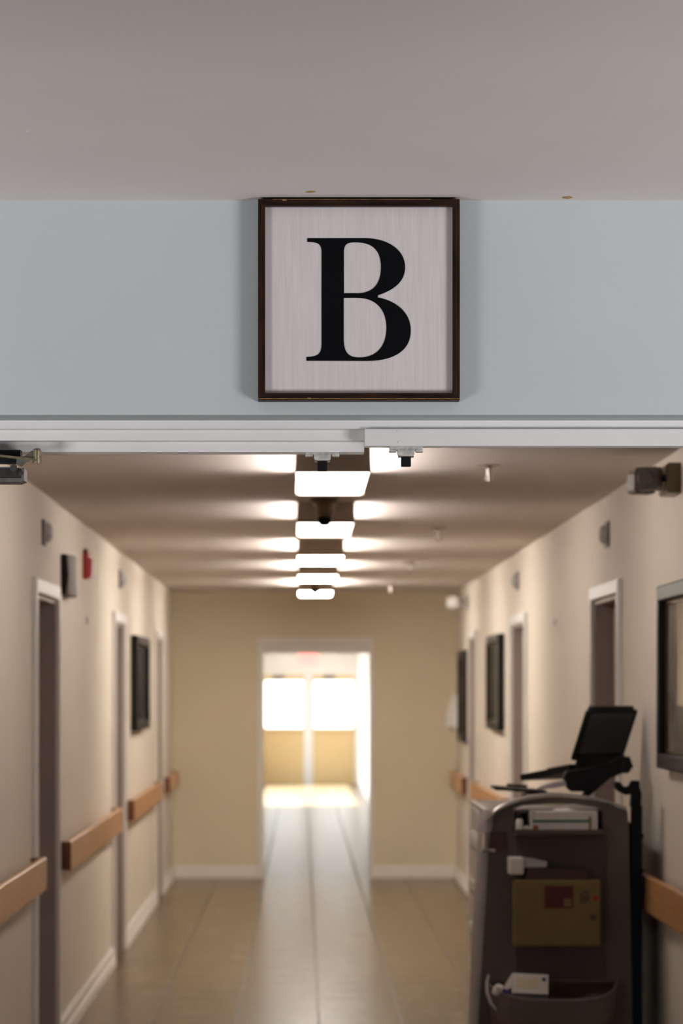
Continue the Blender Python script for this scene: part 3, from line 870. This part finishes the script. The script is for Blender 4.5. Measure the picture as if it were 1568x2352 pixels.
# things on the cart
# white carton with green band in the tray
def at(px, py, d): return PX(px, d), PZ(py, d)
d = 10.27; k = d / F
x0, zc = at(1218, 1908, d)
zt = CZ(1912) + .0065
t = thing('carton', 'white carton with green band lying in the cart tray', 'box', (PX(1294, d), d, zt))
hw = 76 * k; hh = 46 * k
obj('box', box(NB(), -hw, hw, -.03, .19, 0, hh, .002), M['paper'], t)
b = NB(); box(b, -hw + .004, hw - .03, -.0315, -.0295, hh * .46, hh * .57); obj('green_band', b, M['cardgreen'], t)
b = NB(); box(b, hw - .033, hw - .022, -.0312, -.0295, .004, hh * .75); obj('ochre_mark', b, M['cardyellow'], t)
b = NB(); box(b, -hw + .006, -hw + .026, -.0312, -.0295, .005, hh * .3); obj('red_mark', b, M['cardred'], t)
b = NB(); box(b, -hw, -hw + .006, -.034, -.0305, 0, hh * 1.1, .001); obj('flap', b, M['paper'], t)
t = thing('folded_cloth', 'white folded cloth lying on top of the carton in the tray', 'cloth', (PX(1296, d), d + .03, zt + hh))
b = NB(); bmesh.ops.create_uvsphere(b, u_segments=20, v_segments=10, radius=1, matrix=Matrix.Diagonal((.044, .05, .012, 1)))
for v in b.verts: v.co.z = max(v.co.z, -.0) + .002 * math.sin(v.co.x * 150)
obj('pad', b, M['white'], t, True)
obj('fold', box(NB(), -.04, .038, -.052, .05, -.0005, .004, .0015), M['white'], t)
t = thing('pill_bottle', 'small white bottle with dark cap at the left end of the tray', 'bottle', (PX(1192, d), d - .005, zt))
obj('bottle_body', lathe(NB(), [(.011, 0), (.0125, .002), (.0125, .038), (.009, .043), (.008, .046)]), M['white'], t, True)
obj('cap', lathe(NB(), [(.0088, .045), (.0088, .058), (.007, .06)]), M['black'], t, True)
t = thing('small_packet', 'small white packet lying beside the bottle and carton in the tray', 'packet', (PX(1207, d), d - .01, zt))
obj('packet_body', box(NB(), -.007, .009, -.03, .05, 0, .016, .002), M['paper'], t)
obj('packet_cap', box(NB(), -.007, .009, -.034, -.0305, .003, .013, .001), M['silver'], t)

# paper roll clipped on the panel
d = 10.24
t = thing('glove_box', 'white dispenser box on the cart panel above the yellow sharps box', 'box', (PX(1200, d), d, CZ(2008, d)))
b = NB(); box(b, -.052, .002, -.03, .053, 0, .062, .006); obj('box_body', b, M['white'], t)
b = NB(); prism(b, [(.002, .024), (.085, .026), (.088, .045), (.04, .056), (.002, .060)], 'y', -.01, .053); obj('tissue', b, M['lgrey'], t)

# sharps container
d = 10.20; k = d / F
x0, x1 = PX(1180, d), PX(1379, d); z0, z1 = PZ(2174, d), PZ(2022, d)
cxx = (x0 + x1) / 2; hw = (x1 - x0) / 2; h = z1 - z0
t = thing('sharps_container', 'yellow sharps box with maroon label hung on the front of the cart', 'sharps container', (cxx, d, z0))
b = NB(); box(b, -hw, hw, 0, .093, 0, h, .006); obj('container', b, M['sharps'], t)
b = NB(); prism(b, [(PX(1206, d) - cxx, h), (PX(1352, d) - cxx, h), (PX(1346, d) - cxx, h + 24 * k), (PX(1214, d) - cxx, h + 28 * k)], 'y', .02, .09); obj('lid', b, M['maroonlid'], t)
b = NB(); box(b, PX(1250, d) - cxx, PX(1316, d) - cxx, -.0015, .0005, PZ(2086, d) - z0, PZ(2035, d) - z0)
lb = obj('label_panel', b, M['maroon'], t)
b = NB(); box(b, PX(1294, d) - cxx, PX(1312, d) - cxx, -.0024, -.0016, PZ(2083, d) - z0, PZ(2064, d) - z0); obj('label_corner', b, M['sharps'], lb)
b = NB()
for a_, b_, c_, e_ in ((1332, 1337, 2076, 2050), (1338, 1352, 2052, 2047), (1340, 1345, 2074, 2056), (1347, 1352, 2070, 2054)):
    box(b, PX(a_, d) - cxx, PX(b_, d) - cxx, -.0012, .0005, PZ(c_, d) - z0, PZ(e_, d) - z0)
obj('printed_mark', b, M['dgrey'], t)
b = NB(); cyl(b, (PX(1366, d) - cxx, .0005, PZ(2063, d) - z0), (PX(1366, d) - cxx, -.0012, PZ(2063, d) - z0), .0085, n=20); obj('red_seal', b, M['red'], t)
b = NB(); cyl(b, (PX(1361, d) - cxx, .0005, PZ(2107, d) - z0), (PX(1361, d) - cxx, -.006, PZ(2107, d) - z0), .0115, n=20); obj('key_lock', b, M['dgrey'], t, True)

# waste bin with liner hung low on the front
d = 10.15; zr = .535
xa, xb2 = -.232, .232
bc = (PX(1274, d), 10.292, .13)
t = thing('waste_bin', 'brown waste bin with clear liner hung low on the cart front', 'bin', bc)
def bin_ring(z, sx, sy, n=28, dz=None):
    out = []
    for i in range(n + 1):
        a = math.pi * i / n
        out.append((-sx * math.copysign(abs(math.cos(a)) ** .6, math.cos(a)), -sy * abs(math.sin(a)) ** .7, z + (dz(a) if dz else 0)))
    return out
def ring_mesh(rings, thick_close=True):
    b = NB(); VS = [[b.verts.new(p) for p in r] for r in rings]
    for A, B in zip(VS, VS[1:]):
        for i in range(len(A) - 1): b.faces.new([A[i], A[i + 1], B[i + 1], B[i]])
        b.faces.new([A[-1], A[0], B[0], B[-1]])
    return b, VS
sag = lambda a: -.05 * math.sin(a) ** 1.5 if 0 < a < math.pi - 1e-6 else 0
rings = [bin_ring(0, .17, .13), bin_ring(.05, .19, .15), bin_ring(.30, .222, .172), bin_ring(.398, .232, .182, dz=sag), bin_ring(.398, .226, .176, dz=sag), bin_ring(.06, .18, .14)]
b, VS = ring_mesh(rings); b.faces.new(VS[0][::-1]); b.faces.new(VS[-1])
obj('bin_shell', b, M['bin'], t, True)
wob = lambda a: -.044 * math.sin(a) + .006 * math.sin(a * 7) + .004 * math.sin(a * 13 + 1)
wob2 = lambda a: -.06 * math.sin(a) - .012 + .010 * math.sin(a * 5 + .4)
rings = [bin_ring(.335, .2315, .1815, dz=wob2), bin_ring(.39, .2345, .1845, dz=sag), bin_ring(.408, .231, .181, dz=wob), bin_ring(.400, .223, .173, dz=sag), bin_ring(.30, .215, .165, dz=wob2)]
b, VS = ring_mesh(rings)
obj('liner', b, M['film'], t, True)
# roll of liner over the left rim
b = NB(); tube(b, [(-.228, -.02, .425), (-.236, -.06, .405), (-.238, -.09, .37), (-.228, -.12, .335), (-.21, -.14, .315)], [.004, .006, .007, .006, .003], 10)
obj('liner_fold', b, M['liner'], t, True)
b = NB(); tube(b, bin_ring(.402, .2335, .1835, dz=sag), .0028, 8)
obj('liner_edge', b, M['mgrey'], t, True)
t = thing('discarded_carton', 'white carton thrown into the waste bin on the cart', 'box', (PX(1217, 10.16), 10.19, .485))
b = NB(); box(b, -.066, .064, -.04, .03, 0, .075, .002)
prism(b, [(-.066, .02), (-.10, .0), (-.10, .012), (-.066, .074)], 'y', -.04, .02)
bmesh.ops.rotate(b, verts=b.verts, cent=(0, 0, 0), matrix=Matrix.Rotation(R(-24), 3, 'X') @ Matrix.Rotation(R(3), 3, 'Y'))
obj('box', b, M['paper'], t)
b = NB(); box(b, -.05, .03, -.0412, -.0395, .02, .055); bmesh.ops.rotate(b, verts=b.verts, cent=(0, 0, 0), matrix=Matrix.Rotation(R(-24), 3, 'X') @ Matrix.Rotation(R(3), 3, 'Y'))
obj('printed_panel', b, M['cream_paper'], t)
b = NB(); cyl(b, (.048, -.0395, .055), (.048, -.0412, .055), .007); bmesh.ops.rotate(b, verts=b.verts, cent=(0, 0, 0), matrix=Matrix.Rotation(R(-24), 3, 'X') @ Matrix.Rotation(R(3), 3, 'Y'))
obj('printed_dot', b, M['black'], t)
t = thing('purple_wrapper', 'crumpled purple wrapper in the waste bin left of the discarded carton', 'wrapper', (PX(1158, 10.16), 10.17, .50))
b = NB(); bmesh.ops.create_icosphere(b, subdivisions=2, radius=.02)
for v in b.verts: v.co *= .8 + .4 * random.random()
obj('crumple', b, M['purple'], t)
b = NB(); bmesh.ops.create_icosphere(b, subdivisions=2, radius=.022, matrix=Matrix.Translation((-.02, .005, .012)))
for v in b.verts: v.co += Vector((random.uniform(-.004, .004), random.uniform(-.004, .004), random.uniform(-.004, .004)))
obj('white_end', b, M['white'], t)

# paper stack and clipboard on the worktop
d = 10.85
t = thing('paper_stack', 'stack of cream papers on the cart worktop under the laptop', 'papers', (PX(1262, d), d, 1.1525))
obj('sheets', box(NB(), -.095, .04, -.14, .14, 0, .037, .001), M['cream_paper'], t)
obj('top_sheet', box(NB(), -.06, .05, -.12, .13, .0372, .0385), M['paper'], t)
t = thing('clipboard', 'thin black clipboard sticking out left of the cart top', 'clipboard', (PX(1192, d), d, 1.1995))
b = NB(); box(b, -.10, .10, -.10, .16, 0, .011, .003); bmesh.ops.rotate(b, verts=b.verts, cent=(0, 0, 0), matrix=Matrix.Rotation(R(4), 3, 'Y'))
obj('board', b, M['black'], t)
b = NB(); box(b, -.04, .04, .12, .15, .0125, .022, .003); bmesh.ops.rotate(b, verts=b.verts, cent=(0, 0, 0), matrix=Matrix.Rotation(R(4), 3, 'Y'))
obj('clip', b, M['dmetal'], t)

# laptop on its stand
d = 10.72
HL = Vector((PX(1309, d), d, PZ(1772, d)))                     # near end of the hinge
hd = Vector((.66, .75, 0)).normalized(); fd = Vector((-.75, .66, 0)).normalized()
LWD = .345
def lp(u, v, w, o=HL): return o + hd * u + fd * v + Vector((0, 0, w))
t = thing('laptop', 'open black laptop seen from behind on top of the cart', 'laptop', HL)
def quadbox(b, A, th):
    """A: four corners (Vectors); extrude along normal by th."""
    nrm = (A[1] - A[0]).cross(A[3] - A[0]).normalized() * th
    v0 = [b.verts.new(p - HL) for p in A]; v1 = [b.verts.new(p + nrm - HL) for p in A]
    b.faces.new(v0[::-1]); b.faces.new(v1)
    for i in range(4): b.faces.new([v0[i], v0[(i + 1) % 4], v1[(i + 1) % 4], v1[i]])
ti = -.040     # base slopes down away from the hinge
b = NB(); quadbox(b, [lp(0, 0, 0), lp(LWD, 0, 0), lp(LWD, .235, ti), lp(0, .235, ti)], .024)
bmesh.ops.bevel(b, geom=list(b.edges), offset=.003, segments=2, affect='EDGES')
base = obj('base', b, M['black'], t)
b = NB(); quadbox(b, [lp(.03, .03, .0205), lp(LWD - .03, .03, .0205), lp(LWD - .03, .13, .0205 + ti * .42), lp(.03, .13, .0205 + ti * .42)], .006)
obj('keyboard', b, M['dgrey'], base)
# screen lid leans back over the wall side
lean = -.07; lh = .235
b = NB(); bl, br, tr_, tl = lp(-.004, 0, .045), lp(LWD - .02, 0, .045), lp(LWD - .015, lean, lh), lp(.0, lean, lh)
quadbox(b, [bl, br, tr_, tl], .016)
bmesh.ops.bevel(b, geom=list(b.edges), offset=.005, segments=2, affect='EDGES')
lid = obj('screen_lid', b, M['black'], t)
b = NB(); fw_ = (br - bl).normalized(); upv = (tl - bl).normalized(); nn = fw_.cross(upv).normalized()
q0 = bl + fw_ * .02 + upv * .02 + nn * .0165
quadbox(b, [q0, q0 + fw_ * .28, q0 + fw_ * .28 + upv * .17, q0 + upv * .17], .001)
obj('screen', b, M['screen'], lid)
b = NB(); quadbox(b, [lp(.02, -.004, .012), lp(LWD - .035, -.004, .012), lp(LWD - .035, -.018, .06), lp(.02, -.018, .06)], .02)
obj('hinge', b, M['black'], t)
b = NB(); quadbox(b, [tl + fw_ * .012 + upv * .0, tl + fw_ * (LWD - .045), tl + fw_ * (LWD - .05) + upv * .013, tl + fw_ * .02 + upv * .013], .012)
obj('lid_bumper', b, M['black'], lid)

t = thing('laptop_stand', 'black angled laptop stand arm on the cart worktop under the laptop', 'stand', (PX(1385, 10.9), 10.9, 1.1525))
ox, oy, oz = t.location
def sp(px, py, dd): return (PX(px, dd) - ox, PZ(py, dd) - oz)
b = NB(); pts = [(1292, 1788), (1300, 1772), (1330, 1768), (1400, 1752), (1418, 1740), (1444, 1738), (1453, 1762), (1432, 1774), (1400, 1787), (1375, 1808), (1352, 1828), (1335, 1829), (1342, 1818), (1310, 1818), (1300, 1808)]
prism(b, [sp(p[0], p[1], 10.62) for p in pts], 'y', 10.60 - oy, 10.655 - oy)
obj('tilting_arm', b, M['black'], t)
b = NB(); box(b, -.075, .01, -.30, .10, 0, .012, .003)
obj('foot', b, M['black'], t)
b = NB(); q = sp(1436, 1764, 10.6); cyl(b, (q[0], -.315, q[1]), (q[0], -.24, q[1]), .02)
obj('pivot_knob', b, M['black'], t, True)
b = NB(); pts = [(1228, 1812), (1262, 1800), (1296, 1792), (1300, 1804), (1262, 1812)]
prism(b, [sp(p[0], p[1], 10.62) for p in pts], 'y', -.30, -.25)
obj('support_plate', b, M['silver'], t)

# ------------------------------------------------------------------ lights
def area(name, loc, target, sx, sy, power, col=(1, 1, 1), spread=180):
    l = bpy.data.lights.new(name, 'AREA'); l.shape = 'RECTANGLE'; l.size = sx; l.size_y = sy; l.energy = power; l.color = col
    l.spread = R(spread)
    o = bpy.data.objects.new(name, l); COL.objects.link(o); o.location = loc
    o.rotation_euler = (Vector(target) - Vector(loc)).to_track_quat('-Z', 'Y').to_euler()
    return o
# unseen fill lights added left and right of the viewer to light the header
area('foyer_added_fill_left', (-2.7, 3.2, .8), (-1.4, 5.9, 2.6), 1.2, 1.2, 20, (.98, .97, 1), 95)
area('foyer_added_fill_right', (2.9, 3.0, .8), (1.3, 5.9, 2.6), 1.2, 1.2, 37, (.98, .97, 1), 110)

# portals help sample the daylight
def portal(loc, target, sx, sy):
    o = area('daylight_portal', loc, target, sx, sy, 1)
    o.data.cycles.is_portal = True
for a, b in WY:
    portal((VX0 - .22, (a + b) / 2, (WZ0 + WZ1) / 2), (5, (a + b) / 2, (WZ0 + WZ1) / 2), WZ1 - WZ0, b - a)
for i in range(2):
    portal(((PXs[i][0] + PXs[i][1]) / 2, VD + .16, (PZ0 + PZ1) / 2), ((PXs[i][0] + PXs[i][1]) / 2, 0, (PZ0 + PZ1) / 2), PXs[i][1] - PXs[i][0], PZ1 - PZ0)

sun = bpy.data.lights.new('sun', 'SUN'); sun.energy = 85; sun.angle = R(1.5); sun.color = (.68, .80, 1)
so = bpy.data.objects.new('sun', sun); COL.objects.link(so)
so.rotation_euler = Vector((1, .3, -.88)).to_track_quat('-Z', 'Y').to_euler()

w = bpy.data.worlds.new('overcast_sky'); S.world = w; w.use_nodes = True
bg = w.node_tree.nodes['Background']
bg.inputs['Color'].default_value = (.93, .97, 1, 1); bg.inputs['Strength'].default_value = 5.0

# ------------------------------------------------------------------ camera
cam = bpy.data.cameras.new('camera'); co = bpy.data.objects.new('camera', cam); COL.objects.link(co)
co.location = (0, 0, EYE); co.rotation_euler = (R(90), 0, 0)
cam.sensor_fit = 'VERTICAL'; cam.sensor_height = 36; cam.sensor_width = 24; cam.lens = 100
cam.shift_x = (784 - 692) / 2352; cam.shift_y = (1588 - 1176) / 2352
cam.clip_start = .05; cam.clip_end = 200
cam.dof.use_dof = True; cam.dof.focus_distance = 6.02; cam.dof.aperture_fstop = 5.4
S.camera = co
S.view_settings.view_transform = 'Standard'; S.view_settings.look = 'None'
S.view_settings.exposure = 0; S.view_settings.gamma = 1; S.view_settings.use_curve_mapping = False
